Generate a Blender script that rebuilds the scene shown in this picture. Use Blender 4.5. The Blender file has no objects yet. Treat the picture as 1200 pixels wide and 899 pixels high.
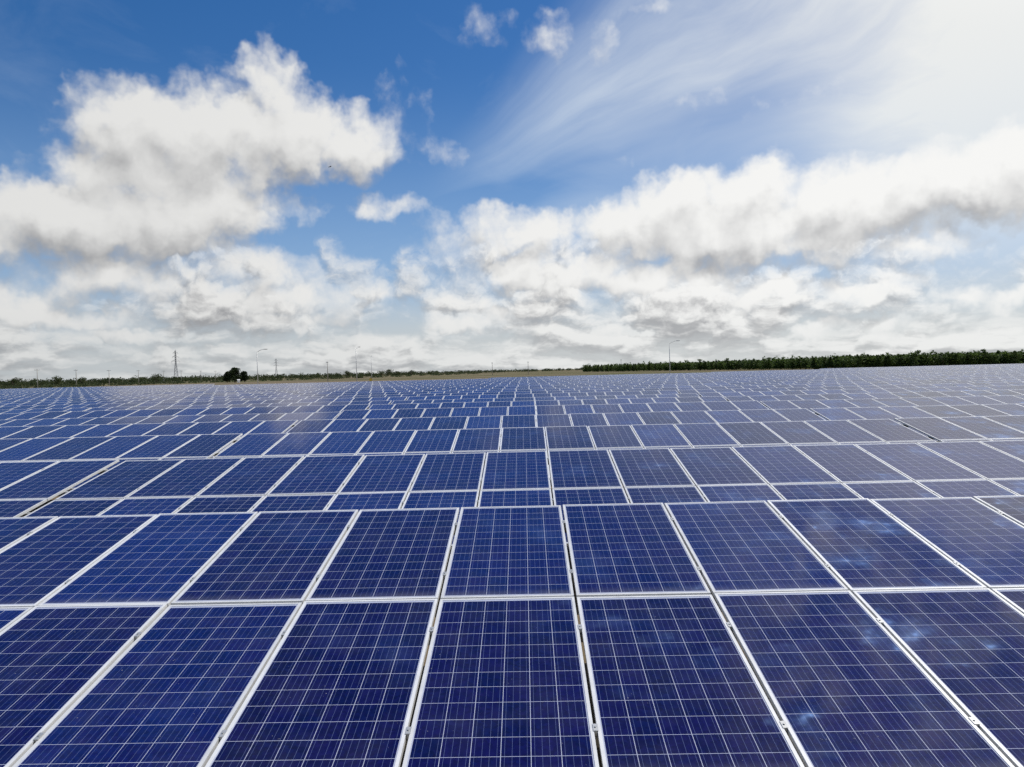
import bpy, bmesh, math, random
from mathutils import Vector, Matrix, Euler
R = math.radians
random.seed(11)
scene = bpy.context.scene
col = scene.collection

# ------------------------------------------------------------------ camera
CAM_Z = 2.75
cam_data = bpy.data.cameras.new("camera")
cam = bpy.data.objects.new("camera", cam_data)
col.objects.link(cam)
cam_data.sensor_width = 36.0
cam_data.lens = 899.0 / 1200 * 36
cam_data.clip_start = 0.05
cam_data.clip_end = 12000
cam.rotation_mode = 'QUATERNION'
CAM_M = (Matrix.Rotation(R(0.982), 4, 'Z') @ Matrix.Rotation(R(90 - 0.988), 4, 'X') @ Matrix.Rotation(R(-1.401), 4, 'Z'))
cam.rotation_quaternion = CAM_M.to_quaternion()
cam.location = (0, 0, CAM_Z)
scene.camera = cam

# ------------------------------------------------------------------ exposure
scene.view_settings.view_transform = 'Standard'
scene.view_settings.look = 'None'
scene.view_settings.exposure = 0.0
scene.view_settings.gamma = 1.0
scene.view_settings.use_curve_mapping = False
scene.cycles.use_denoising = False
scene.cycles.max_bounces = 5
scene.cycles.diffuse_bounces = 2
scene.cycles.glossy_bounces = 3
scene.cycles.caustics_reflective = False
scene.cycles.caustics_refractive = False

# ------------------------------------------------------------------ sun
SUN_EL, SUN_AZ = 58.0, 54.0          # azimuth: degrees to the right of +Y
sun_data = bpy.data.lights.new("sun", 'SUN')
sun_data.energy = 3.6
sun_data.angle = R(0.53)
sun_data.color = (1.0, 0.965, 0.91)
sun = bpy.data.objects.new("sun", sun_data)
col.objects.link(sun)
sdir = Vector((math.cos(R(SUN_EL)) * math.sin(R(SUN_AZ)), math.cos(R(SUN_EL)) * math.cos(R(SUN_AZ)), math.sin(R(SUN_EL))))
sun.rotation_euler = (-sdir).to_track_quat('-Z', 'Y').to_euler()


# ------------------------------------------------------------------ node helper
class S:
    """A socket (or number) one can do arithmetic with: each operation adds a math node."""
    def __init__(self, nt, v): self.nt, self.v = nt, v
    def _op(self, op, *o, clamp=False):
        n = self.nt.nodes.new('ShaderNodeMath'); n.operation = op; n.use_clamp = clamp
        for i, x in enumerate((self,) + o):
            x = x.v if isinstance(x, S) else x
            if isinstance(x, (int, float)): n.inputs[i].default_value = x
            else: self.nt.links.new(x, n.inputs[i])
        return S(self.nt, n.outputs[0])
    def __add__(s, o): return s._op('ADD', o)
    __radd__ = __add__
    def __sub__(s, o): return s._op('SUBTRACT', o)
    def __rsub__(s, o): return S(s.nt, float(o))._op('SUBTRACT', s)
    def __mul__(s, o): return s._op('MULTIPLY', o)
    __rmul__ = __mul__
    def __truediv__(s, o): return s._op('DIVIDE', o)
    def __rtruediv__(s, o): return S(s.nt, float(o))._op('DIVIDE', s)
    def __pow__(s, o): return s._op('POWER', o)
    def max(s, o): return s._op('MAXIMUM', o)
    def min(s, o): return s._op('MINIMUM', o)
    def smax(s, o, k): return s._op('SMOOTH_MAX', o, k)
    def abs(s): return s._op('ABSOLUTE')
    def frac(s): return s._op('FRACT')
    def floor(s): return s._op('FLOOR')
    def lt(s, o): return s._op('LESS_THAN', o)
    def gt(s, o): return s._op('GREATER_THAN', o)
    def clamp(s): return s._op('ADD', 0.0, clamp=True)
    def ss(s, a, b):
        n = s.nt.nodes.new('ShaderNodeMapRange'); n.interpolation_type = 'SMOOTHSTEP'
        s.nt.links.new(s.v, n.inputs['Value'])
        n.inputs['From Min'].default_value, n.inputs['From Max'].default_value = a, b
        if b < a:
            n.inputs['From Min'].default_value, n.inputs['From Max'].default_value = b, a
            n.inputs['To Min'].default_value, n.inputs['To Max'].default_value = 1, 0
        return S(s.nt, n.outputs['Result'])


class G:
    """Shorthands for one node tree."""
    def __init__(self, nt): self.nt = nt
    def node(self, t, **kw):
        n = self.nt.nodes.new(t)
        for k, v in kw.items(): setattr(n, k, v)
        return n
    def put(self, sock, v):
        v = v.v if isinstance(v, S) else v
        if isinstance(v, bpy.types.NodeSocket): self.nt.links.new(v, sock)
        else: sock.default_value = v
    def s(self, v): return S(self.nt, v)
    def xyz(self, x, y, z=0.0):
        n = self.node('ShaderNodeCombineXYZ')
        for i, v in enumerate((x, y, z)): self.put(n.inputs[i], v)
        return n.outputs[0]
    def sep(self, v):
        n = self.node('ShaderNodeSeparateXYZ'); self.put(n.inputs[0], v)
        return [S(self.nt, o) for o in n.outputs]
    def vec(self, op, a, b=None, scale=None):
        n = self.node('ShaderNodeVectorMath', operation=op); self.put(n.inputs[0], a)
        if b is not None: self.put(n.inputs[1], b)
        if scale is not None: self.put(n.inputs['Scale'], scale)
        return n.outputs['Value'] if op in ('LENGTH', 'DOT_PRODUCT', 'DISTANCE') else n.outputs[0]
    def noise(self, vec, scale, detail=4, rough=0.5, dist=0.0, dims='3D', lac=2.0, color=False):
        n = self.node('ShaderNodeTexNoise', noise_dimensions=dims)
        self.put(n.inputs['Vector'], vec); self.put(n.inputs['Scale'], scale)
        n.inputs['Detail'].default_value = detail; n.inputs['Roughness'].default_value = rough
        n.inputs['Distortion'].default_value = dist; n.inputs['Lacunarity'].default_value = lac
        return n.outputs['Color'] if color else S(self.nt, n.outputs[0])
    def voronoi(self, vec, scale, detail=0, rough=0.5, feature='F1', out='Distance', smooth=0.5, dims='3D'):
        n = self.node('ShaderNodeTexVoronoi', voronoi_dimensions=dims, feature=feature)
        self.put(n.inputs['Vector'], vec); self.put(n.inputs['Scale'], scale)
        n.inputs['Detail'].default_value = detail; n.inputs['Roughness'].default_value = rough
        if feature == 'SMOOTH_F1': n.inputs['Smoothness'].default_value = smooth
        return S(self.nt, n.outputs[out]) if out == 'Distance' else n.outputs[out]
    def white(self, vec):
        n = self.node('ShaderNodeTexWhiteNoise', noise_dimensions='3D'); self.put(n.inputs['Vector'], vec)
        return S(self.nt, n.outputs['Value']), n.outputs['Color']
    def mix(self, f, a, b):
        n = self.node('ShaderNodeMix', data_type='RGBA', clamp_factor=True)
        self.put(n.inputs[0], f); self.put(n.inputs[6], a); self.put(n.inputs[7], b)
        return n.outputs[2]
    def rgb(self, c):
        n = self.node('ShaderNodeRGB'); n.outputs[0].default_value = (*c, 1); return n.outputs[0]


# ------------------------------------------------------------------ sky: Nishita plus clouds, by direction
PXDEG = 899.0 * math.pi / 180        # photo pixels per degree near the centre of the view
CR, SR = math.cos(R(1.401)), math.sin(R(1.401))


def px_dir(x, y):
    """photo pixel -> world direction"""
    d = CAM_M.to_3x3() @ Vector(((x - 600) / 899.0, -(y - 449.5) / 899.0, -1))
    return d.normalized()


def px_p(x, y):
    """photo pixel -> (azimuth, elevation) in units of about 100 photo pixels"""
    d = px_dir(x, y)
    return (math.degrees(math.atan2(d.x, d.y)) * PXDEG / 100, math.degrees(math.asin(d.z)) * PXDEG / 100)


# cumulus heaps: photo position of the centre, half width, half height (photo px), weight
HEAPS = [
    (150, 152, 58, 42, .95), (235, 165, 95, 50, 1.0), (320, 112, 34, 44, .8), (335, 162, 85, 42, 1.0),
    (408, 168, 56, 36, .85), (72, 260, 98, 31, 1.0), (200, 250, 100, 42, 1.05), (180, 205, 90, 40, .9), (470, 138, 22, 30, .24), (492, 166, 30, 12, .2),
    (515, 183, 32, 20, .25), (452, 244, 40, 14, .5), (352, 246, 30, 10, .3), (300, 235, 40, 24, .5),
    (602, 268, 60, 27, .85), (735, 266, 60, 32, .9), (800, 244, 62, 40, 1.0), (872, 232, 62, 40, 1.05),
    (855, 268, 125, 34, 1.05), (985, 240, 85, 40, 1.0), (1065, 232, 75, 30, .9), (1150, 208, 85, 36, 1.0),
    (1250, 195, 90, 45, 1.0), (650, 318, 105, 30, .95), (545, 282, 50, 22, .45), (930, 288, 115, 26, .9),
    (130, 325, 85, 28, .75), (290, 318, 62, 24, .7), (385, 350, 70, 22, .6), (565, 372, 60, 20, .6),
    (-60, 272, 80, 34, 1.0), (1080, 285, 60, 18, .6), (790, 328, 130, 30, .75), (-40, 350, 80, 25, .7),
    (640, 334, 60, 15, .8), (890, 345, 70, 14, .8), (838, 366, 45, 10, .7), (318, 352, 55, 15, .75), (342, 376, 60, 11, .7),
    (555, 384, 50, 11, .7), (1010, 338, 60, 14, .75), (1165, 352, 50, 11, .7), (60, 372, 80, 14, .7), (150, 395, 70, 9, .6), (720, 392, 80, 9, .6),
    (985, 382, 70, 10, .6),
    (600, 33, 34, 20, .12), (655, 52, 22, 17, .28), (655, 17, 22, 11, .2), (703, 38, 15, 30, .16), (768, 4, 18, 10, .3),
    (935, 105, 60, 16, .1), (690, 186, 30, 6, .1), (755, 192, 26, 6, .1), (825, 113, 22, 7, .1),
]
GAPS = [(470, 372, 36, 20, .4), (445, 285, 60, 18, .35), (40, 318, 60, 14, .35), (1185, 262, 80, 16, .3),
        (330, 275, 40, 20, .3), (690, 205, 200, 45, .5), (560, 215, 90, 30, .5)]

world = bpy.data.worlds.new("World")
scene.world = world
world.use_nodes = True
wt = world.node_tree
wt.nodes.clear()


def new_group(name, outs):
    ng = bpy.data.node_groups.new(name, 'ShaderNodeTree')
    ng.interface.new_socket("P", in_out='INPUT', socket_type='NodeSocketVector')
    for o in outs: ng.interface.new_socket(o, in_out='OUTPUT', socket_type='NodeSocketFloat')
    g = G(ng)
    gi, go = g.node('NodeGroupInput'), g.node('NodeGroupOutput')
    return ng, g, gi.outputs[0], go


def ragged(g, p0):
    """the coordinates bent with noise, for ragged edges"""
    w = g.vec('SUBTRACT', g.noise(p0, 1.6, 4, .6, color=True, dims='2D'), (.5, .5, .5))
    return w, g.vec('MULTIPLY', g.vec('ADD', p0, g.vec('SCALE', w, scale=.55)), (1, 1, 0))


def field(g, p, lst):
    acc = None
    for x, y, rx, ry, wt_ in lst:
        c = px_p(x, y)
        d = g.vec('MULTIPLY', g.vec('SUBTRACT', p, (c[0], c[1], 0)), (100 / rx, 100 / ry, 0))
        f = (g.s(g.vec('DOT_PRODUCT', d, d))._op('MULTIPLY_ADD', -.55 * wt_, wt_)).max(-.9)
        acc = f if acc is None else acc.smax(f, .3)
    return acc


def heap_group():
    """P (azimuth, elevation) -> D, thickness of the heaped clouds; S, their large form alone"""
    ng, g, p0, go = new_group("heaped_clouds", "DS")
    w, p = ragged(g, p0)
    B = field(g, p, HEAPS)
    gaps = field(g, p, GAPS).max(0.0)
    n = g.noise(g.vec('ADD', p0, (7.3, 2.1, 0)), 1.7, 8, .58, dims='2D') - .5
    puff = .42 - g.voronoi(p, 2.6, 1.6, .5, dims='2D')
    base = B * 1.15 - gaps * .4
    g.put(go.inputs[0], base + n * 1.05 + puff * .40)
    g.put(go.inputs[1], base + puff * .22)
    return ng


def deck_group():
    """P -> D, thickness of the broken deck further away, crowding towards the horizon"""
    ng, g, p0, go = new_group("cloud_deck", "D")
    w, p = ragged(g, p0)
    gaps = field(g, p, GAPS).max(0.0)
    px, py, _ = g.sep(p0)
    el = py * (100 / PXDEG)                                # degrees above the horizon
    az = px * (100 / PXDEG * math.pi / 180)
    dist = 1.0 / ((el * (math.pi / 180)).max(-.01) + .12)
    q = g.vec('ADD', g.xyz(az * 5.0 + 3.1, dist * .38, 0), g.vec('SCALE', w, scale=.30))
    dn = g.noise(q, 1.15, 8, .60, .0, dims='2D')
    dp = .42 - g.voronoi(q, 3.6, 1.6, .5, dims='2D')
    cover = el.ss(13.0, 4.0)
    g.put(go.inputs[0], (dn - .5) * 2.7 + dp * .40 + cover * 1.0 - .34 - gaps * 1.3 - el.ss(9.0, 15.0) * 2.0)
    return ng


def build_world():
    g = G(wt)
    out = g.node('ShaderNodeOutputWorld')
    tc = g.node('ShaderNodeTexCoord')
    d = g.vec('NORMALIZE', tc.outputs['Generated'])
    x, y, z = g.sep(d)
    azr = x._op('ARCTAN2', y)
    elr = z._op('ARCSINE')
    k = 180 / math.pi * PXDEG / 100
    P = g.xyz(azr * k, elr * k, 0)
    az, el = azr * (180 / math.pi), elr * (180 / math.pi)

    sky = g.node('ShaderNodeTexSky', sky_type='NISHITA')
    sky.sun_disc = False
    sky.sun_elevation = R(SUN_EL)
    sky.sun_rotation = R(SUN_AZ)
    sky.altitude = 100
    sky.air_density = 1.0
    sky.dust_density = .35
    sky.ozone_density = 2.5
    bsky = g.node('ShaderNodeBackground')
    hs = g.node('ShaderNodeHueSaturation')
    hs.inputs['Saturation'].default_value = 1.38
    g.put(hs.inputs['Color'], sky.outputs[0])
    g.put(bsky.inputs['Color'], g.vec('MULTIPLY', hs.outputs[0], (1.10, .965, 1.06)))
    bsky.inputs['Strength'].default_value = .084

    # ---- thin high veil: ice streaks fanning out to the upper right, thickest towards the sun
    px_, py_ = g.sep(P)[0], g.sep(P)[1]
    fo = px_p(430, 262)
    bend = g.noise(P, .5, 3, .5, dims='2D') - .5
    dx, dy = px_ - fo[0], py_ - fo[1]
    rad = (dx * dx + dy * dy) ** .5
    th = dy._op('ARCTAN2', dx) * (180 / math.pi) + bend * 9
    fan = g.noise(g.xyz(th * .085, rad * .20, 0), 1.0, 4, .5, 0, dims='2D')
    fine = g.noise(g.xyz(th * .24, rad * .55, 5.0), 1.0, 6, .6, .12, dims='2D')
    inside = th.ss(47, 24) * th.ss(-12, 4)
    base = inside * rad.ss(.6, 3.0) * .60 + th.ss(52, 26) * dx.ss(4.2, 7.6) * .26 + az.ss(14, 32) * .30 * el.ss(2, 12)
    streak = ((fan - .5) * .62 + (fine - .5) * .46) * inside * rad.ss(.8, 3.0)
    gap = (th.ss(-2, 7) * th.ss(21, 12)) * dx.ss(6.2, 3.8)
    veil = base + streak - gap * (.34 + (fine - .45) * .5)
    # broken cloud sheet out of view, added for its reflection in the right-hand panels
    mot = g.noise(g.xyz(az * .075, el * .10, 0), 4.2, 5, .6, .8, dims='2D')
    sheet = az.ss(15, 23) * el.ss(24.5, 28) * el.ss(62, 50)
    veil = veil + (mot.ss(.50, .60) * .95 - veil) * (sheet * .95)
    veil = veil - el.ss(44, 60) * .5
    veil = veil.max(0.0).min(.97)
    wisp = (g.noise(g.xyz(px_ * .45 + py_ * .3, py_ * .8 - px_ * .2, 8.0), 1.0, 7, .6, .8) - .53).max(0.0) * .45

    # ---- heaped clouds; sampled again a little towards the sun for their light and shade
    hg, dg = heap_group(), deck_group()

    def sample(ng, off):
        n = g.node('ShaderNodeGroup'); n.node_tree = ng
        g.put(n.inputs[0], g.vec('ADD', P, off))
        return [g.s(o) for o in n.outputs]
    D0, S0 = sample(hg, (0, 0, 0))
    S2 = sample(hg, (.07, .26, 0))[1]
    K0, = sample(dg, (0, 0, 0))
    K1, = sample(dg, (.045, .10, 0))

    def lumps(off):
        return g.noise(g.vec('ADD', P, (7.3 + off[0], 2.1 + off[1], 0)), 1.7, 3.5, .5, dims='2D')
    both = D0.smax(K0, .25)
    alpha = both.ss(-.12, .78)
    emboss = (lumps((0, 0)) - lumps((.08, .15))) * .50      # lumps: bright on the sun's side
    body = (S0 - S2).max(-.6).min(.7)                        # large form: bright tops, grey undersides
    l_heap = .68 + emboss + body * .85 - D0.ss(.2, 1.5) * .06
    l_deck = .64 + (K0 - K1).max(-.5).min(.5) * 1.5 - K0.ss(.15, 1.3) * .24
    which = (D0 - K0).ss(-.25, .25)
    light = l_deck + (l_heap - l_deck) * which
    grey = (.36, .365, .38, 1); white = (.89, .89, .875, 1)
    lit = light.ss(.0, .95)
    ccol = g.mix(lit, grey, white)
    # clouds nearer the sun's side are brighter, far ones sink into the haze
    glow = azr.ss(-.75, .5)
    ccol_n = g.node('ShaderNodeVectorMath', operation='SCALE')
    g.put(ccol_n.inputs[0], ccol); g.put(ccol_n.inputs['Scale'], .84 + glow * .2)
    hz = el.ss(6.0, .2)
    hcol = g.mix(glow, (.50, .54, .56, 1), (.64, .67, .67, 1))
    ccol = g.mix(hz * .32, ccol_n.outputs[0], hcol)

    sunward = g.s(g.vec('DOT_PRODUCT', d, tuple(sdir)))      # the veil glows around the sun
    bveil = g.node('ShaderNodeBackground')
    vcol = g.mix(dx.ss(1.0, 6.5), (.62, .71, .82, 1), (.86, .87, .85, 1))
    g.put(bveil.inputs['Color'], g.mix(sunward.ss(.74, .93), vcol, (1.25, 1.24, 1.21, 1)))
    bcl = g.node('ShaderNodeBackground')
    g.put(bcl.inputs['Color'], ccol)
    m1 = g.node('ShaderNodeMixShader')
    g.put(m1.inputs[0], (veil + wisp).min(.97)); g.put(m1.inputs[1], bsky.outputs[0]); g.put(m1.inputs[2], bveil.outputs[0])
    # pale air low down
    bhz = g.node('ShaderNodeBackground'); g.put(bhz.inputs['Color'], hcol)
    m2 = g.node('ShaderNodeMixShader')
    bpale = g.node('ShaderNodeBackground'); bpale.inputs['Color'].default_value = (.36, .55, .80, 1)
    m0 = g.node('ShaderNodeMixShader')
    g.put(m0.inputs[0], el.ss(22, 4) * .38); g.put(m0.inputs[1], m1.outputs[0]); g.put(m0.inputs[2], bpale.outputs[0])
    g.put(m2.inputs[0], el.ss(8, .5) * .92); g.put(m2.inputs[1], m0.outputs[0]); g.put(m2.inputs[2], bhz.outputs[0])
    m3 = g.node('ShaderNodeMixShader')
    g.put(m3.inputs[0], alpha); g.put(m3.inputs[1], m2.outputs[0]); g.put(m3.inputs[2], bcl.outputs[0])
    g.put(out.inputs['Surface'], m3.outputs[0])


build_world()
world.cycles.sampling_method = 'MANUAL'
world.cycles.sample_map_resolution = 512


# ------------------------------------------------------------------ materials
def material(name):
    m = bpy.data.materials.new(name); m.use_nodes = True
    nt = m.node_tree
    return m, G(nt), nt.nodes['Principled BSDF']


MW, ML = .992, 1.980                    # module width and length
PX, PY, MX, MY = .1567, .1580, .026, .042


def glass_material():
    m, g, b = material("solar_cells")
    uvn = g.node('ShaderNodeUVMap', uv_map="UVMap"); seedn = g.node('ShaderNodeUVMap', uv_map="Seed")
    oi = g.node('ShaderNodeObjectInfo')
    u, v, _ = g.sep(uvn.outputs[0])
    sx, sy, _ = g.sep(seedn.outputs[0])
    rnd = g.s(oi.outputs['Random'])
    cu, cv = (u - MX) / PX, (v - MY) / PY
    fu, fv = cu.frac(), cv.frac()
    du = (.5 - (fu - .5).abs()) * PX                        # distance to the nearest cell border, metres
    dv = (.5 - (fv - .5).abs()) * PY
    inside = cu.gt(0.0) * cu.lt(6.0) * cv.gt(0.0) * cv.lt(12.0)
    cell = inside * du.gt(.0018) * dv.gt(.0017)
    bus = ((fu * 4).frac() - .5).abs().lt(.0011 / PX * 4) * cell
    # each cell and each module its own blue
    cid = g.xyz(cu.floor() + sx * 31, cv.floor() + sy * 17, rnd * 97)
    cr, ccol = g.white(cid)
    mr, _ = g.white(g.xyz(sx * 13, sy * 7, rnd * 41))
    fl_v = g.xyz(u + sx * 5.3, v + sy * 3.7, rnd * 9)
    flake = g.voronoi(fl_v, 46, 0, feature='F1', out='Color')
    fr, fg, fb = g.sep(flake)
    val = .60 + cr * .28 + mr * .50 + (fr - .5) * .34
    hue = (cr - .5) * .6 - (mr - .5) * 1.2 + (fg - .5) * .5
    blue = g.mix(hue + .5, (.0016, .0100, .094, 1), (.0056, .0042, .066, 1))
    bl = g.vec('SCALE', blue, scale=val)
    line = g.mix(cell, (.42, .45, .56, 1), bl)
    colr = g.mix(bus * .28, line, (.26, .34, .60, 1))
    # dust towards the lower edge, specks and droppings
    dn = g.noise(fl_v, 3.0, 5, .6)
    dust = (dn - .40).max(0.0) * .12 + v.ss(.15, .02) * (dn * .30) + mr * .012
    spk = g.noise(fl_v, 58, 2, .5)
    big = g.noise(fl_v, 2.2, 2, .5)
    drop = spk.ss(.735, .79) * big.ss(.47, .60) * .6
    colr = g.mix(dust, colr, (.30, .29, .27, 1))
    colr = g.mix(drop, colr, (.55, .55, .53, 1))
    g.put(b.inputs['Base Color'], colr)
    g.put(b.inputs['Roughness'], .42)
    b.inputs['Specular IOR Level'].default_value = 0
    # crystal grains tilt every which way
    geo = g.node('ShaderNodeNewGeometry')
    tilt = g.vec('SCALE', g.vec('SUBTRACT', flake, (.5, .5, .5)), scale=.13)
    nn = g.vec('NORMALIZE', g.vec('ADD', geo.outputs['Normal'], tilt))
    g.put(b.inputs['Normal'], nn)
    b.inputs['Coat Weight'].default_value = .92
    b.inputs['Coat IOR'].default_value = 1.39
    g.put(b.inputs['Coat Roughness'], .085 + dust * .5)
    wav = g.node('ShaderNodeBump'); wav.inputs['Strength'].default_value = .10; wav.inputs['Distance'].default_value = .004
    g.put(wav.inputs['Height'], g.noise(fl_v, 5.5, 2, .5))
    g.put(b.inputs['Coat Normal'], wav.outputs[0])
    # patches of coarse crystal that catch the sun when it stands across from the viewer
    gl = g.node('ShaderNodeBsdfGlossy'); gl.inputs['Roughness'].default_value = .34
    gl.inputs['Color'].default_value = (.30, .52, 1.0, 1)
    pn = g.vec('SUBTRACT', g.noise(fl_v, 6.0, 2, .5, color=True), (.5, .5, .5))
    g.put(gl.inputs['Normal'], g.vec('NORMALIZE', g.vec('ADD', geo.outputs['Normal'], g.vec('SCALE', pn, scale=.95))))
    mask = g.noise(fl_v, 1.15, 3, .55).ss(.51, .68) * cell * .085
    ms = g.node('ShaderNodeMixShader')
    outn = [n for n in m.node_tree.nodes if n.type == 'OUTPUT_MATERIAL'][0]
    g.put(ms.inputs[0], mask); g.put(ms.inputs[1], b.outputs[0]); g.put(ms.inputs[2], gl.outputs[0]); g.put(outn.inputs[0], ms.outputs[0])
    return m


def metal_material(name, c, rough, metal, var=.12, scale=6):
    m, g, b = material(name)
    tc = g.node('ShaderNodeTexCoord')
    n = g.noise(tc.outputs['Object'], scale, 5, .6)
    oi = g.node('ShaderNodeObjectInfo')
    f = (n - .5) * 2 * var + (g.s(oi.outputs['Random']) - .5) * var + 1.0
    g.put(b.inputs['Base Color'], g.vec('SCALE', g.rgb(c), scale=f))
    g.put(b.inputs['Roughness'], n * .2 + (rough - .1))
    b.inputs['Metallic'].default_value = metal
    return m


def ground_material():
    m, g, b = material("field_ground")
    geo = g.node('ShaderNodeNewGeometry'); p = geo.outputs['Position']
    x, y, z = g.sep(p)
    n1 = g.noise(p, .015, 6, .6); n2 = g.noise(p, .4, 6, .6); n3 = g.noise(g.xyz(x * .004, y * .03, 0), 1.0, 5, .6)
    soil = g.mix(n2, (.13, .098, .062, 1), (.24, .185, .12, 1))
    grass = g.mix(n2, (.045, .06, .018, 1), (.12, .115, .04, 1))
    f = (n1 * 1.2 + n3 * 1.3 + n2 * .5 - 1.30).ss(-.02, .40)
    g.put(b.inputs['Base Color'], g.mix(f, soil, grass))
    b.inputs['Roughness'].default_value = .95
    b.inputs['Specular IOR Level'].default_value = .1
    bp = g.node('ShaderNodeBump'); bp.inputs['Strength'].default_value = .6; bp.inputs['Distance'].default_value = .05
    g.put(bp.inputs['Height'], g.noise(p, 6, 6, .6)); g.put(b.inputs['Normal'], bp.outputs[0])
    return m


def leaf_material(name, dark, light):
    m, g, b = material(name)
    geo = g.node('ShaderNodeNewGeometry'); oi = g.node('ShaderNodeObjectInfo')
    p = geo.outputs['Position']
    n = g.noise(p, .9, 4, .6); n0 = g.noise(p, .03, 3, .5)
    ri = g.s(geo.outputs['Random Per Island'])
    f = n * .5 + ri * .45 + (g.s(oi.outputs['Random']) - .5) * .35 + (n0 - .5) * .7
    g.put(b.inputs['Base Color'], g.mix(f, (*dark, 1), (*light, 1)))
    b.inputs['Roughness'].default_value = .6
    b.inputs['Specular IOR Level'].default_value = .25
    tr = g.node('ShaderNodeBsdfTranslucent'); g.put(tr.inputs['Color'], g.mix(f, (*[c * .9 for c in dark], 1), (*[c * 1.1 for c in light], 1)))
    ms = g.node('ShaderNodeMixShader'); ms.inputs[0].default_value = .42
    outn = [n for n in m.node_tree.nodes if n.type == 'OUTPUT_MATERIAL'][0]
    g.put(ms.inputs[1], b.outputs[0]); g.put(ms.inputs[2], tr.outputs[0]); g.put(outn.inputs[0], ms.outputs[0])
    return m


M = {}
M['cells'] = glass_material()
M['frame'] = metal_material("anodised_aluminium", (.72, .72, .705), .42, .12, .22, 5)
M['rail'] = metal_material("galvanised_steel", (.42, .43, .43), .5, .6, .15, 9)
M['clamp'] = metal_material("clamp_steel", (.52, .52, .50), .4, .5, .12, 30)
M['ground'] = ground_material()
M['leaf_plantation'] = leaf_material("plantation_leaves", (.036, .066, .016), (.105, .160, .036))
M['leaf_dark'] = leaf_material("dark_leaves", (.012, .022, .008), (.040, .062, .020))
M['leaf_far'] = leaf_material("far_leaves", (.030, .046, .018), (.095, .115, .042))
M['bark'] = metal_material("bark", (.16, .12, .085), .9, 0, .3, 8)
M['pole'] = metal_material("painted_pole_steel", (.62, .62, .60), .5, .2, .08, 2)
M['lattice'] = metal_material("tower_steel", (.36, .37, .38), .55, .5, .1, 1)  # steel colour lightened to stand in for distance haze
M['concrete'] = metal_material("pole_concrete", (.40, .385, .35), .85, 0, .15, 3)
M['white'] = metal_material("white_paint", (.80, .80, .78), .6, 0, .05, 2)
M['yellow'] = metal_material("yellow_paint", (.62, .42, .05), .5, 0, .1, 3)
M['feather'] = metal_material("dark_feathers", (.03, .028, .026), .8, 0, .2, 30)
M['roofing'] = metal_material("grey_roof_sheet", (.35, .36, .37), .5, .3, .1, 3)


# ------------------------------------------------------------------ mesh helpers
class MB:
    """Collects boxes, tubes and faces, then makes ONE mesh from them."""
    def __init__(self): self.v, self.f, self.m, self.uv, self.sd = [], [], [], {}, {}
    def box(self, x0, x1, y0, y1, z0, z1, mat=0, T=None):
        b = len(self.v)
        for z in (z0, z1):
            for x, y in ((x0, y0), (x1, y0), (x1, y1), (x0, y1)):
                p = Vector((x, y, z)); self.v.append(tuple(T @ p) if T else tuple(p))
        for f in ((3, 2, 1, 0), (4, 5, 6, 7), (0, 1, 5, 4), (1, 2, 6, 5), (2, 3, 7, 6), (3, 0, 4, 7)):
            self.f.append(tuple(b + i for i in f)); self.m.append(mat)
        return b
    def bar(self, a, c, r0, r1=None, n=6, mat=0):
        a, c = Vector(a), Vector(c); r1 = r0 if r1 is None else r1
        d = (c - a).normalized(); q = d.to_track_quat('Z', 'Y').to_matrix(); b = len(self.v)
        for p, r in ((a, r0), (c, r1)):
            for k in range(n):
                t = 2 * math.pi * k / n
                self.v.append(tuple(p + q @ Vector((math.cos(t) * r, math.sin(t) * r, 0))))
        for k in range(n):
            j = (k + 1) % n
            self.f.append((b + k, b + j, b + n + j, b + n + k)); self.m.append(mat)
        self.f.append(tuple(b + k for k in reversed(range(n)))); self.m.append(mat)
        self.f.append(tuple(b + n + k for k in range(n))); self.m.append(mat)
    def mesh(self, name, mats, smooth=False):
        me = bpy.data.meshes.new(name)
        me.from_pydata(self.v, [], self.f)
        for mt in mats: me.materials.append(mt)
        me.polygons.foreach_set('material_index', self.m)
        if smooth: me.polygons.foreach_set('use_smooth', [True] * len(self.f))
        me.update()
        return me


def add(name, me, parent=None, loc=(0, 0, 0), rot=(0, 0, 0)):
    o = bpy.data.objects.new(name, me); col.objects.link(o)
    o.location = loc; o.rotation_euler = rot
    if parent: o.parent = parent
    return o


def tag(o, label, cat, group=None):
    o['label'] = label; o['category'] = cat
    if group: o['group'] = group
    return o


def copy_tree(o, parent=None):
    c = o.copy(); col.objects.link(c)
    if parent: c.parent = parent
    for ch in o.children: copy_tree(ch, c)
    return c


# ------------------------------------------------------------------ ground and terrain
bm = bmesh.new()
for (x0, x1, y0, y1, n) in [(-6000, 6000, -400, 9000, 40)]:
    bmesh.ops.create_grid(bm, x_segments=n, y_segments=n, size=1)
    for v in bm.verts:
        v.co.x = x0 + (v.co.x * .5 + .5) * (x1 - x0); v.co.y = y0 + (v.co.y * .5 + .5) * (y1 - y0)
me = bpy.data.meshes.new("ground"); bm.to_mesh(me); bm.free(); me.materials.append(M['ground'])
ground = add("ground", me); ground['kind'] = 'structure'

# ------------------------------------------------------------------ solar tables
TILT = R(9.495)
W = 1.012                               # module pitch along the row
NCOL = 15
GAP = .09                               # extra gap between two tables of a row
LT = 2 * ML + .02                       # slope length of a table
ROWS = [(7.625, -.678), (12.743, -.676), (18.122, -.577), (23.065, -.718), (28.179, -.646)]
rr = random.Random(5)
while ROWS[-1][0] < 215: ROWS.append((ROWS[-1][0] + 5.14 + rr.uniform(-.08, .08), -.65 + rr.uniform(-.09, .09)))
TOPZ = CAM_Z - 1.352
TH = .035                               # frame depth


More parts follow.
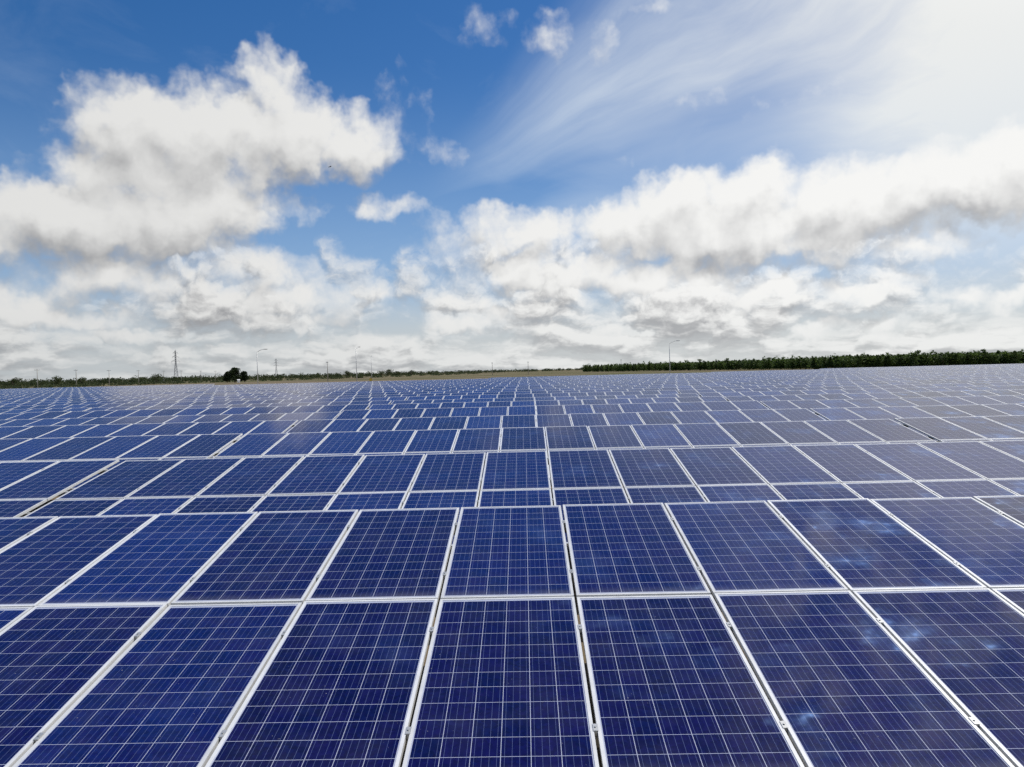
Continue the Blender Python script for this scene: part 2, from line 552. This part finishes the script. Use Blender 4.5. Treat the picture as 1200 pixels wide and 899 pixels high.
def laminate_mb(mb, x, y, z=0.0, seed=(0, 0), mat=0, T=None):
    b = mb.box(x + .002, x + MW - .002, y + .002, y + ML - .002, z - .009, z - .0035, mat, T)
    k = len(mb.f) - 5                   # the top face
    mb.uv[k] = ((.002, .002), (MW - .002, .002), (MW - .002, ML - .002), (.002, ML - .002))
    for i in range(len(mb.f) - 6, len(mb.f)): mb.sd[i] = seed


def frame_mb(mb, x, y, z=0.0, mat=0, T=None, w=.020):
    mb.box(x, x + w, y, y + ML, z - TH, z, mat, T); mb.box(x + MW - w, x + MW, y, y + ML, z - TH, z, mat, T)
    mb.box(x + w, x + MW - w, y, y + w, z - TH, z - .0006, mat, T); mb.box(x + w, x + MW - w, y + ML - w, y + ML, z - TH, z - .0006, mat, T)


def finish(mb, name, mats):
    me = mb.mesh(name, mats)
    u = me.uv_layers.new(name="UVMap"); s = me.uv_layers.new(name="Seed")
    for p in me.polygons:
        q = mb.uv.get(p.index)
        sd = mb.sd.get(p.index, (0, 0))
        for j, li in enumerate(p.loop_indices):
            u.data[li].uv = q[j] if q else (-.5, -.5)
            s.data[li].uv = sd
    return me


mb = MB(); laminate_mb(mb, 0, 0); ME_LAM = finish(mb, "solar_panel", [M['cells']])
mb = MB(); frame_mb(mb, 0, 0); ME_FRAME = mb.mesh("frame", [M['frame']])
mb = MB(); laminate_mb(mb, 0, 0); frame_mb(mb, 0, 0, mat=1); ME_PANEL = finish(mb, "solar_panel", [M['cells'], M['frame']])
mb = MB()                               # mid clamp bridging the gap to the next module
mb.box(-.004, .024, -.03, .03, .0008, .0045); mb.box(.003, .017, -.03, .03, -.03, .0007)
mb.bar((.010, 0, .0046), (.010, 0, .0105), .006, n=6)
ME_CLAMP = mb.mesh("clamp", [M['clamp']])

LX = NCOL * W - .02                     # table length
PURL = (.42, 1.52, .42 + ML + .02, 1.52 + ML + .02)


def slope_T(): return Matrix.Rotation(TILT, 4, 'X')


def lowz(): return TOPZ - LT * math.sin(TILT)


def purlin_me(y):
    m_ = MB(); m_.box(-.035, LX + .035, y - .03, y + .03, -TH - .062, -TH - .002); return m_.mesh("purlin", [M['rail']])


ME_PURL = [purlin_me(y) for y in PURL]


def leg_points(i):
    return 1.2 + i * (LX - 2.4) / 4


def leg_me(y):
    """post from the ground to the rafter at slope position y, in table space (origin on the ground under the low edge)"""
    m_ = MB(); yy = y * math.cos(TILT); zz = lowz() + y * math.sin(TILT) - .16
    m_.box(-.04, .04, yy - .03, yy + .03, -.3, zz); return m_.mesh("leg", [M['rail']])


ME_LEG = [leg_me(.75), leg_me(3.2)]
mb = MB(); mb.box(-.025, .025, .15, LT - .15, -TH - .122, -TH - .064); ME_RAFTER = mb.mesh("rafter", [M['rail']])


def table_root():
    o = bpy.data.objects.new("solar_table", None); col.objects.link(o); o.empty_display_size = .5
    return o


def full_table(level):
    """level 2: panels with frame and clamps; 1: panels with frame; 0: plain panels"""
    root = table_root()
    base = (0, 0, lowz())
    for i in range(NCOL):
        for j in range(2):
            loc = Vector((i * W, j * (ML + .02), 0)); loc = slope_T() @ loc + Vector(base)
            p = add("solar_panel", ME_LAM if level else ME_PANEL, root, loc, (TILT, 0, 0))
            if level:
                add("frame", ME_FRAME, p)
                if level == 2 and i < NCOL - 1:
                    for yy in (PURL[0], PURL[1]): add("clamp", ME_CLAMP, p, (MW - .0, yy, 0))
    for me_ in ME_PURL: add("purlin", me_, root, base, (TILT, 0, 0))
    for i in range(5):
        for me_ in ME_LEG: add("leg", me_, root, (leg_points(i), 0, 0))
        add("rafter", ME_RAFTER, root, (leg_points(i), 0, base[2]), (TILT, 0, 0))
    return root


def far_table_mesh(seed):
    rs = random.Random(seed)
    m_ = MB(); base = Matrix.Translation((0, 0, lowz()))
    for i in range(NCOL):
        for j in range(2):
            loc = slope_T() @ Vector((i * W, j * (ML + .02), 0))
            T = base @ Matrix.Translation(loc) @ Euler((TILT + R(rs.gauss(0, .10)), R(rs.gauss(0, .12)), 0)).to_matrix().to_4x4()
            laminate_mb(m_, 0, 0, 0, (i + 15 * (seed % 3), j + seed), 0, T)
            frame_mb(m_, 0, 0, 0, 1, T)
    T = base @ slope_T()
    for y in PURL: m_.box(-.035, LX + .035, y - .03, y + .03, -TH - .07, -TH - .01, 2, T)
    for i in range(5):
        x = leg_points(i)
        for y in (.75, 3.2):
            yy = y * math.cos(TILT)
            m_.box(x - .04, x + .04, yy - .03, yy + .03, -.3, lowz() + y * math.sin(TILT) - .1, 2)
    return finish(m_, "solar_table", [M['cells'], M['frame'], M['rail']])


FAR_ME = [far_table_mesh(s) for s in range(5)]

ONES = "first second third fourth fifth sixth seventh eighth ninth tenth eleventh twelfth thirteenth fourteenth fifteenth sixteenth seventeenth eighteenth nineteenth".split()
TENS = {2: "twent", 3: "thirt", 4: "fort"}


def ordinal(n):
    if n < 20: return ONES[n - 1]
    t, u = divmod(n, 10)
    return TENS[t] + "ieth" if u == 0 else TENS[t] + "y-" + ONES[u - 1]


def far_limit(ang):
    """how far the array reaches (metres ahead) in the direction ang = x / y"""
    if ang < -.45: return 172
    if ang < -.02: return 140
    if ang < .22: return 152
    if ang < .42: return 165
    return 185


protos = {}
jr = random.Random(77)
n_tables = 0
for r, (ytop, x0) in enumerate(ROWS):
    ylow = ytop - LT * math.cos(TILT)
    for c in range(-9, 10):
        xs = x0 - 6 * W + .01 + c * (NCOL * W + GAP)
        xe = xs + LX
        # keep what the photograph can show, plus a little on both sides
        if xe < -(.655 + .03) * ytop - .4 or xs > (.665 - .01) * ytop + .4: continue
        mid = (xs + xe) / 2
        if ytop > far_limit(mid / ytop): continue
        level = 2 if r < 2 else 1 if r < 5 else 0 if r < 12 else -1
        if level >= 0:
            if level not in protos: protos[level] = root = full_table(level)
            else: root = copy_tree(protos[level])
            for ch in root.children:
                if ch.name.startswith("solar_panel"):
                    ch.rotation_euler = (TILT + R(jr.gauss(0, .09)), R(jr.gauss(0, .10)), 0)
        else:
            root = add("solar_table", FAR_ME[jr.randrange(5)])
        root.location = (xs, ylow, 0)
        root.rotation_euler = (R(jr.gauss(0, .16)), 0, R(jr.gauss(0, .05)))
        if r == 0: lab = "solar table nearest the camera, its large blue panels filling the foreground"
        else:
            o_ = ordinal(r + 1)
            if c == 0: pos = "middle column"
            else: pos = f"{ordinal(abs(c))} column {'left' if c < 0 else 'right'} of the middle"
            lab = f"solar table in the {o_} row from the camera, {pos}"
        tag(root, lab, "solar table", "rows of tilted solar tables")
        n_tables += 1
print("TABLES", n_tables)


# ------------------------------------------------------------------ vegetation
def leaf_quads(mb, c, rad, n, size, rs, mat=0, flat=.8, hollow=.55):
    """n leaf clumps (single quads) through an ellipsoid, denser to its outside"""
    for _ in range(n):
        while True:
            p = Vector((rs.uniform(-1, 1), rs.uniform(-1, 1), rs.uniform(-1, 1)))
            l = p.length
            if l <= 1 and (l > hollow or rs.random() < .35): break
        p = Vector((c[0] + p.x * rad[0], c[1] + p.y * rad[1], c[2] + p.z * rad[2]))
        q = Euler((rs.uniform(-1.2, 1.2), rs.uniform(-1.2, 1.2), rs.uniform(0, 6.28))).to_matrix()
        s = size * rs.uniform(.55, 1.3); b = len(mb.v)
        for x, y in ((-1, -.35), (.1, -.75), (1, .1), (-.1, .75)):
            mb.v.append(tuple(p + q @ Vector((x * s, y * s * flat, (abs(x) * -.18) * s))))
        mb.f.append((b, b + 1, b + 2, b + 3)); mb.m.append(mat)


def tree_meshes(kind, seed):
    rs = random.Random(seed); crown, trunk = MB(), MB()
    if kind == 'plantation':            # slender young tree, height 1
        trunk.bar((0, 0, -.05), (rs.uniform(-.03, .03), rs.uniform(-.03, .03), .82), .016, .005, 5)
        for k in range(11):
            z = .16 + .80 * k / 10
            r_ = (.21 if z < .7 else .21 * (1.08 - z) / .38) * rs.uniform(.75, 1.2)
            a = rs.uniform(0, 6.28)
            leaf_quads(crown, (math.cos(a) * .07, math.sin(a) * .07, z), (r_, r_, .10), 60, .042, rs)
            trunk.bar((0, 0, z - .06), (math.cos(a) * r_ * .8, math.sin(a) * r_ * .8, z + .02), .006, .002, 4)
    elif kind == 'emergent':
        trunk.bar((0, 0, -.05), (.02, 0, .9), .018, .006, 6)
        for k in range(12):
            a, z = rs.uniform(0, 6.28), rs.uniform(.45, .95)
            d = rs.uniform(.03, .16)
            leaf_quads(crown, (math.cos(a) * d, math.sin(a) * d, z), (.12, .12, .07), 52, .03, rs)
            trunk.bar((0.01, 0, z - .12), (math.cos(a) * d, math.sin(a) * d, z), .007, .003, 4)
    elif kind == 'broad':               # wide dark tree, height 1
        trunk.bar((0, 0, -.05), (.03, 0, .42), .045, .03, 7)
        for k in range(30):
            a, z = rs.uniform(0, 6.28), rs.uniform(.18, .86)
            d = rs.uniform(.05, .40) * (1.15 - z * .75)
            c = (math.cos(a) * d, math.sin(a) * d, z)
            leaf_quads(crown, c, (.19, .19, .135), 95, .045, rs)
            trunk.bar((.02, 0, .3 + z * .12), c, .016, .005, 5)
    else:                               # bush, height 1
        for k in range(5):
            a = rs.uniform(0, 6.28)
            trunk.bar((0, 0, -.05), (math.cos(a) * .3, math.sin(a) * .3, .6), .03, .01, 4)
        for k in range(11):
            a, z = rs.uniform(0, 6.28), rs.uniform(.2, .78)
            d = rs.uniform(.0, .5)
            leaf_quads(crown, (math.cos(a) * d, math.sin(a) * d, z), (.3, .3, .22), 46, .06, rs)
    return crown, trunk


LEAF = {'plantation': 'leaf_plantation', 'emergent': 'leaf_plantation', 'broad': 'leaf_dark', 'bush': 'leaf_far'}
_tm = {}


def tree(name, kind, variant, loc, h, wide, label, cat, group=None):
    k = (kind, variant)
    if k not in _tm:
        c, t = tree_meshes(kind, hash(kind) % 1 + variant * 17 + len(kind))
        _tm[k] = (c.mesh("crown", [M[LEAF[kind]]]), t.mesh("trunk", [M['bark']]))
    root = bpy.data.objects.new(name, None); col.objects.link(root)
    root.location = loc; root.rotation_euler = (0, 0, jr.uniform(0, 6.28)); root.scale = (h * wide, h * wide, h)
    add("trunk", _tm[k][1], root); add("crown", _tm[k][0], root)
    return tag(root, label, cat, group)


def ground_at(x_px, dist):
    """point on the ground at forward distance dist along the photo column x_px (taken at the horizon)"""
    yh = 434.0 - (x_px - 600) * .02433
    d = px_dir(x_px, yh)
    return Vector((d.x / d.y * dist, dist, 0))


# the plantation at the right: a front line of single trees, a mass of more trees behind
def plant_dist(x): return 560 - (x - 685) * .87 if x < 990 else 295 - (x - 990) * .03


x = 687.0; k = 0
front = []
while x < 1235:
    dpl = plant_dist(x) + jr.uniform(-4, 6)
    p = ground_at(x, dpl)
    h = jr.uniform(4.7, 5.5)
    tree("plantation_tree", 'plantation', jr.randrange(6), p, h, jr.uniform(1.25, 1.6),
         "slender young green tree in the dense front line of the plantation behind the array", "tree", "trees along the plantation edge")
    x += jr.uniform(3.9, 5.6); k += 1
for x, h, lab in [(722, 5.9, "tree standing just above the low far end of the plantation"),
                  (820, 6.6, "tall tree rising above the plantation beside the street lamp"),
                  (852, 6.7, "thin tall tree rising above the plantation a little past the street lamp"),
                  (901, 6.0, "round-topped tree rising slightly above the middle of the plantation edge"),
                  (1075, 6.7, "tallest broad crown standing out above the right half of the plantation"),
                  (1152, 6.6, "bushy crown rising above the plantation near its right end")]:
    tree("emergent_tree", 'emergent', int(x) % 3, ground_at(x, plant_dist(x) + 9), h, 1.15, lab, "tree")


def woodland(name, pts, leafmat, h0, h1, rx, n, size, seed):
    rs = random.Random(seed); m_ = MB()
    for p in pts:
        h = rs.uniform(h0, h1) * (1.25 if rs.random() < .06 else 1)
        w_ = rx * rs.uniform(.7, 1.3)
        leaf_quads(m_, (p.x, p.y, h * .55), (w_, w_, h * .5), n, size, rs, hollow=.6)
    o = add(name, m_.mesh(name, [M[leafmat]])); o['kind'] = 'stuff'
    return o


rs = random.Random(3)
pts = []
for i in range(1100):
    x = rs.uniform(684, 1250)
    pts.append(ground_at(x, plant_dist(x) - 1.5 + rs.random() ** 2 * 90))
woodland("plantation_woodland", pts, 'leaf_plantation', 4.3, 5.3, 1.7, 80, .45, 8)

# the far hedge and scrub line along the left half
def left_dist(x): return 470 + max(0, x) * .62 if x < 420 else 730 + (x - 420) * 2.1


pts = []
for i in range(900):
    x = rs.uniform(-45, 690)
    pts.append(ground_at(x, left_dist(x) + rs.random() * 70))
woodland("far_scrub", pts, 'leaf_far', 2.6, 4.8, 3.0, 44, .6, 9)
pts = []
for i in range(260):
    x = rs.uniform(-45, 560)
    pts.append(ground_at(x, left_dist(x) * .72 + rs.uniform(-60, 60)))
woodland("low_scrub", pts, 'leaf_far', .7, 1.7, 2.2, 40, .4, 10)

for x, dd, h, kind, lab in [
        (17, 462, 6.2, 'bush', "dark bush topping the scrub line nearest the left edge of the photo"),
        (67, 480, 6.6, 'bush', "round bush above the scrub just past the second utility pole"),
        (97, 495, 5.6, 'bush', "bush rising from the scrub behind the second utility pole"),
        (183, 560, 7.2, 'bush', "dark double-headed bush left of the lattice tower"),
        (407, 690, 6.4, 'bush', "lone rounded bush on the scrub line beside the middle street lamp"),
        (447, 760, 6.4, 'bush', "left bush of the dark clump right of the middle street lamp"),
        (455, 770, 7.6, 'bush', "taller middle bush of the dark clump right of the middle street lamp"),
        (482, 800, 6.0, 'bush', "small bush by itself at the end of the dark scrub clump")]:
    tree("bush", kind, int(x) % 3, ground_at(x, dd), h, 1.0, lab, "bush", None)

tree("broad_tree", 'broad', 0, ground_at(275, 381), 7.9, 1.05, "large dark broad tree standing alone before the scrub, tallest of its clump", "tree", "clump of dark trees")
tree("broad_tree", 'broad', 1, ground_at(266, 384), 6.0, .80, "narrow dark tree at the left side of the dark clump", "tree", "clump of dark trees")
tree("broad_tree", 'broad', 2, ground_at(286.5, 383), 5.8, 1.0, "smaller dark tree at the right side of the dark clump", "tree", "clump of dark trees")

# ------------------------------------------------------------------ small white hut before the dark clump
hp = ground_at(279.5, 372)
root = bpy.data.objects.new("small_hut", None); col.objects.link(root); root.location = hp; root.rotation_euler = (0, 0, .3); root.scale = (.62, .62, .62)
mb = MB(); mb.box(-.9, .9, -.8, .8, -.1, 1.9); add("wall", mb.mesh("wall", [M['white']]), root)
mb = MB()
b = len(mb.v)
for x in (-1.05, 1.05): mb.v += [(x, -1.0, 1.903), (x, 1.0, 1.903), (x, 0, 2.55)]
mb.f += [(b, b + 2, b + 1), (b + 3, b + 4, b + 5), (b, b + 3, b + 5, b + 2), (b + 1, b + 2, b + 5, b + 4), (b, b + 1, b + 4, b + 3)]; mb.m += [0] * 5
add("roof", mb.mesh("roof", [M['white']]), root)
tag(root, "tiny white hut half hidden in front of the dark broad tree", "hut")


# ------------------------------------------------------------------ street lamps
def street_lamp(x_px, dist, h, arm, heading, label):
    root = bpy.data.objects.new("street_lamp", None); col.objects.link(root); root.location = ground_at(x_px, dist)
    root.rotation_euler = (0, 0, heading)
    m_ = MB(); m_.bar((0, 0, -.2), (0, 0, h * .94), .10, .055, 8); add("pole", m_.mesh("pole", [M['pole']], True), root)
    m_ = MB(); m_.box(-.22, .22, -.22, .22, -.1, .09); m_.bar((0, 0, .08), (0, 0, .42), .14, .13, 8); add("base", m_.mesh("base", [M['concrete']]), root)
    m_ = MB(); prev = Vector((0, 0, h * .935))
    for k in range(1, 7):
        t = k / 6; q = Vector((arm * t, 0, h * .935 + h * .065 * math.sin(t * math.pi / 2)))
        m_.bar(prev, q, .05, .045, 6); prev = q
    add("arm", m_.mesh("arm", [M['pole']], True), root)
    m_ = MB(); m_.box(arm - .05, arm + .62, -.13, .13, h - .03, h + .07); m_.box(arm + .02, arm + .55, -.09, .09, h - .06, h - .032)
    add("lamp_head", m_.mesh("lamp_head", [M['pole']]), root)
    return tag(root, label, "street lamp", "street lamps beyond the array")


street_lamp(302, 148, 8.0, 1.35, R(10), "tall single-arm street lamp beside the dark clump of trees")
street_lamp(418, 150, 8.1, 1.4, R(80), "street lamp seen nearly end-on, standing behind the array right of the utility pole")
street_lamp(785, 159, 8.0, 1.55, R(5), "tall single-arm street lamp standing in front of the plantation")
street_lamp(435.5, 228, 8.0, 1.3, R(100), "thin faint street lamp standing behind the added yellow cabinet")


# ------------------------------------------------------------------ utility poles
def utility_pole(x_px, dist, h, label, arm=1.0):
    root = bpy.data.objects.new("utility_pole", None); col.objects.link(root); root.location = ground_at(x_px, dist)
    root.rotation_euler = (0, 0, jr.uniform(-.2, .2))
    m_ = MB(); m_.bar((0, 0, -.3), (0, 0, h), .19, .12, 8); add("pole", m_.mesh("pole", [M['concrete']], True), root)
    m_ = MB(); m_.box(-arm, arm, -.21, -.13, h - .55, h - .4); add("crossarm", m_.mesh("crossarm", [M['rail']]), root)
    for s in (-.9, -.3, .9):
        m_ = MB(); m_.bar((s * arm, -.17, h - .41), (s * arm, -.17, h - .12), .07, .045, 6); add("insulator", m_.mesh("insulator", [M['white']]), root)
    return tag(root, label, "utility pole", "utility poles along the far track")


where = ["tallest pole of the line, nearest the left edge", "second pole from the left edge, near the round bush",
         "third pole from the left edge", "fourth pole from the left edge", "fifth pole, just left of the dark double-headed bush",
         "sixth pole, close beside the lattice tower", "seventh pole, between the lattice tower and dark trees", "last pole, just left of the dark clump of trees"]
for (x, top), w_ in zip([(44, 15.5), (89.5, 13.9), (128, 12.5), (162.5, 11.2), (192, 9.9), (212.5, 9.5), (235.5, 8.8), (252.5, 8.2)], where):
    utility_pole(x, 5.25 / top * 909, 8.0, "utility pole with a crossarm, " + w_)
utility_pole(384, 298, 8.0, "concrete utility pole standing alone on the bare field before the scrub", .45)
utility_pole(577, 477, 8.0, "thin distant utility pole over the bare field, left of the array's vanishing point", .5)
utility_pole(619, 480, 8.0, "faintest distant utility pole, just right of the centre of the horizon", .5)
utility_pole(728, 540, 8.6, "utility pole top showing above the low far end of the plantation", .5)


# ------------------------------------------------------------------ transmission towers
def tower(x_px, dist, h, label):
    root = bpy.data.objects.new("transmission_tower", None); col.objects.link(root); root.location = ground_at(x_px, dist)
    root.rotation_euler = (0, 0, R(12))

    def half(z): return (h * .055) * (1 - z / (h * .62)) + h * .016 if z < h * .62 else h * .016
    legs = MB(); br = MB(); t = h * .0034
    lv = [h * .62 * (1 - (1 - k / 7) ** 1.25) for k in range(8)] + [h * (.62 + .38 * k / 6) for k in range(1, 7)]
    for sx in (-1, 1):
        for sy in (-1, 1):
            l_ = MB()
            for a, c in zip(lv, lv[1:]):
                l_.bar((sx * half(a), sy * half(a), a - (.3 if a == 0 else 0)), (sx * half(c), sy * half(c), c), t * 1.3, n=4)
            add("leg", l_.mesh("leg", [M['lattice']]), root)
    for a, c in zip(lv, lv[1:]):
        A, C_ = half(a), half(c)
        for p, q in (((-A, -A, a), (C_, -C_, c)), ((A, -A, a), (-C_, -C_, c)), ((-A, A, a), (C_, C_, c)), ((A, A, a), (-C_, C_, c)),
                     ((-A, -A, a), (-C_, C_, c)), ((-A, A, a), (-C_, -C_, c)), ((A, -A, a), (C_, C_, c)), ((A, A, a), (C_, -C_, c)),
                     ((-C_, -C_, c), (C_, -C_, c)), ((-C_, C_, c), (C_, C_, c))):
            br.bar(p, q, t * .75, n=4)
    add("bracing", br.mesh("bracing", [M['lattice']]), root)
    for z, w_ in ((.66, .125), (.80, .10), (.93, .075)):
        m_ = MB(); hh = h * .016
        for s in (-1, 1):
            tip = (s * h * w_, 0, h * z)
            for sy in (-1, 1):
                m_.bar((s * hh, sy * hh, h * z), tip, t, n=4); m_.bar((s * hh, sy * hh, h * (z + .045)), tip, t, n=4)
            m_.bar(tip, (s * h * w_, 0, h * (z - .045)), t * .9, n=5)
        add("crossarm", m_.mesh("crossarm", [M['lattice']]), root)
    m_ = MB(); m_.bar((0, 0, h * .999), (0, 0, h * 1.06), t * 1.4, t * .5, 5); add("peak", m_.mesh("peak", [M['lattice']]), root)
    return tag(root, label, "transmission tower", "power line towers")


tower(206.5, 708, 28.5, "tall grey lattice transmission tower rising over the scrub line")
tower(324, 1126, 28.0, "smaller, more distant lattice tower just right of the lamp by the dark trees")

# ------------------------------------------------------------------ yellow cabinet added where a lamp's foot shows yellow, at the edge of the array
root = bpy.data.objects.new("added_cabinet", None); col.objects.link(root); root.location = ground_at(434.3, 176); root.rotation_euler = (0, 0, .2)
mb = MB(); mb.box(-.3, .3, -.22, .22, .12, 1.75); add("body", mb.mesh("body", [M['yellow']]), root)
mb = MB(); mb.box(-.36, .36, -.28, .28, 1.753, 1.84); add("roof", mb.mesh("roof", [M['roofing']]), root)
mb = MB(); mb.box(-.26, .26, -.245, -.223, .2, 1.68); d_ = add("door", mb.mesh("door", [M['yellow']]), root)
mb = MB(); mb.box(.16, .2, -.268, -.247, .9, 1.05); add("handle", mb.mesh("handle", [M['rail']]), d_)
mb = MB(); mb.box(-.34, .34, -.26, .26, -.1, .118); add("plinth", mb.mesh("plinth", [M['concrete']]), root)
tag(root, "small added yellow cabinet at the far edge of the array below a thin lamp", "cabinet")

# ------------------------------------------------------------------ a bird high in front of the big cloud
d = px_dir(387, 195.5)
root = bpy.data.objects.new("bird", None); col.objects.link(root); root.location = Vector((0, 0, CAM_Z)) + d * 105
root.rotation_euler = (0, R(-12), R(35))
mb = MB()
prof = [(-.19, .004), (-.13, .028), (-.04, .045), (.05, .042), (.11, .026), (.135, .03), (.16, .02), (.19, .003)]
for (a, r0), (c, r1) in zip(prof, prof[1:]): mb.bar((a, 0, 0), (c, 0, 0), r0, r1, 8)
b = len(mb.v); mb.v += [(-.17, -.02, .004), (-.28, -.06, .0), (-.28, .06, 0), (-.17, .02, .004)]; mb.f.append((b, b + 1, b + 2, b + 3)); mb.m.append(0)
for s in (-1, 1):
    st = [(.0, .10, .03, .03), (.14, .09, -.03, .075), (.28, .05, -.05, .06), (.40, -.03, -.07, .01)]
    b = len(mb.v)
    for y, xf, xb, z in st: mb.v += [(xf, s * y, z + .012), (xb - .02, s * y, z), (xf, s * y, z - .004), (xb - .02, s * y, z - .006)]
    for i in range(3):
        o_ = b + 4 * i
        for q in ((0, 1, 5, 4), (2, 6, 7, 3), (0, 4, 6, 2), (1, 3, 7, 5)): mb.f.append(tuple(o_ + j for j in q)); mb.m.append(0)
add("body", mb.mesh("body", [M['feather']], True), root)
tag(root, "tiny dark bird flying in front of the large white cloud", "bird")
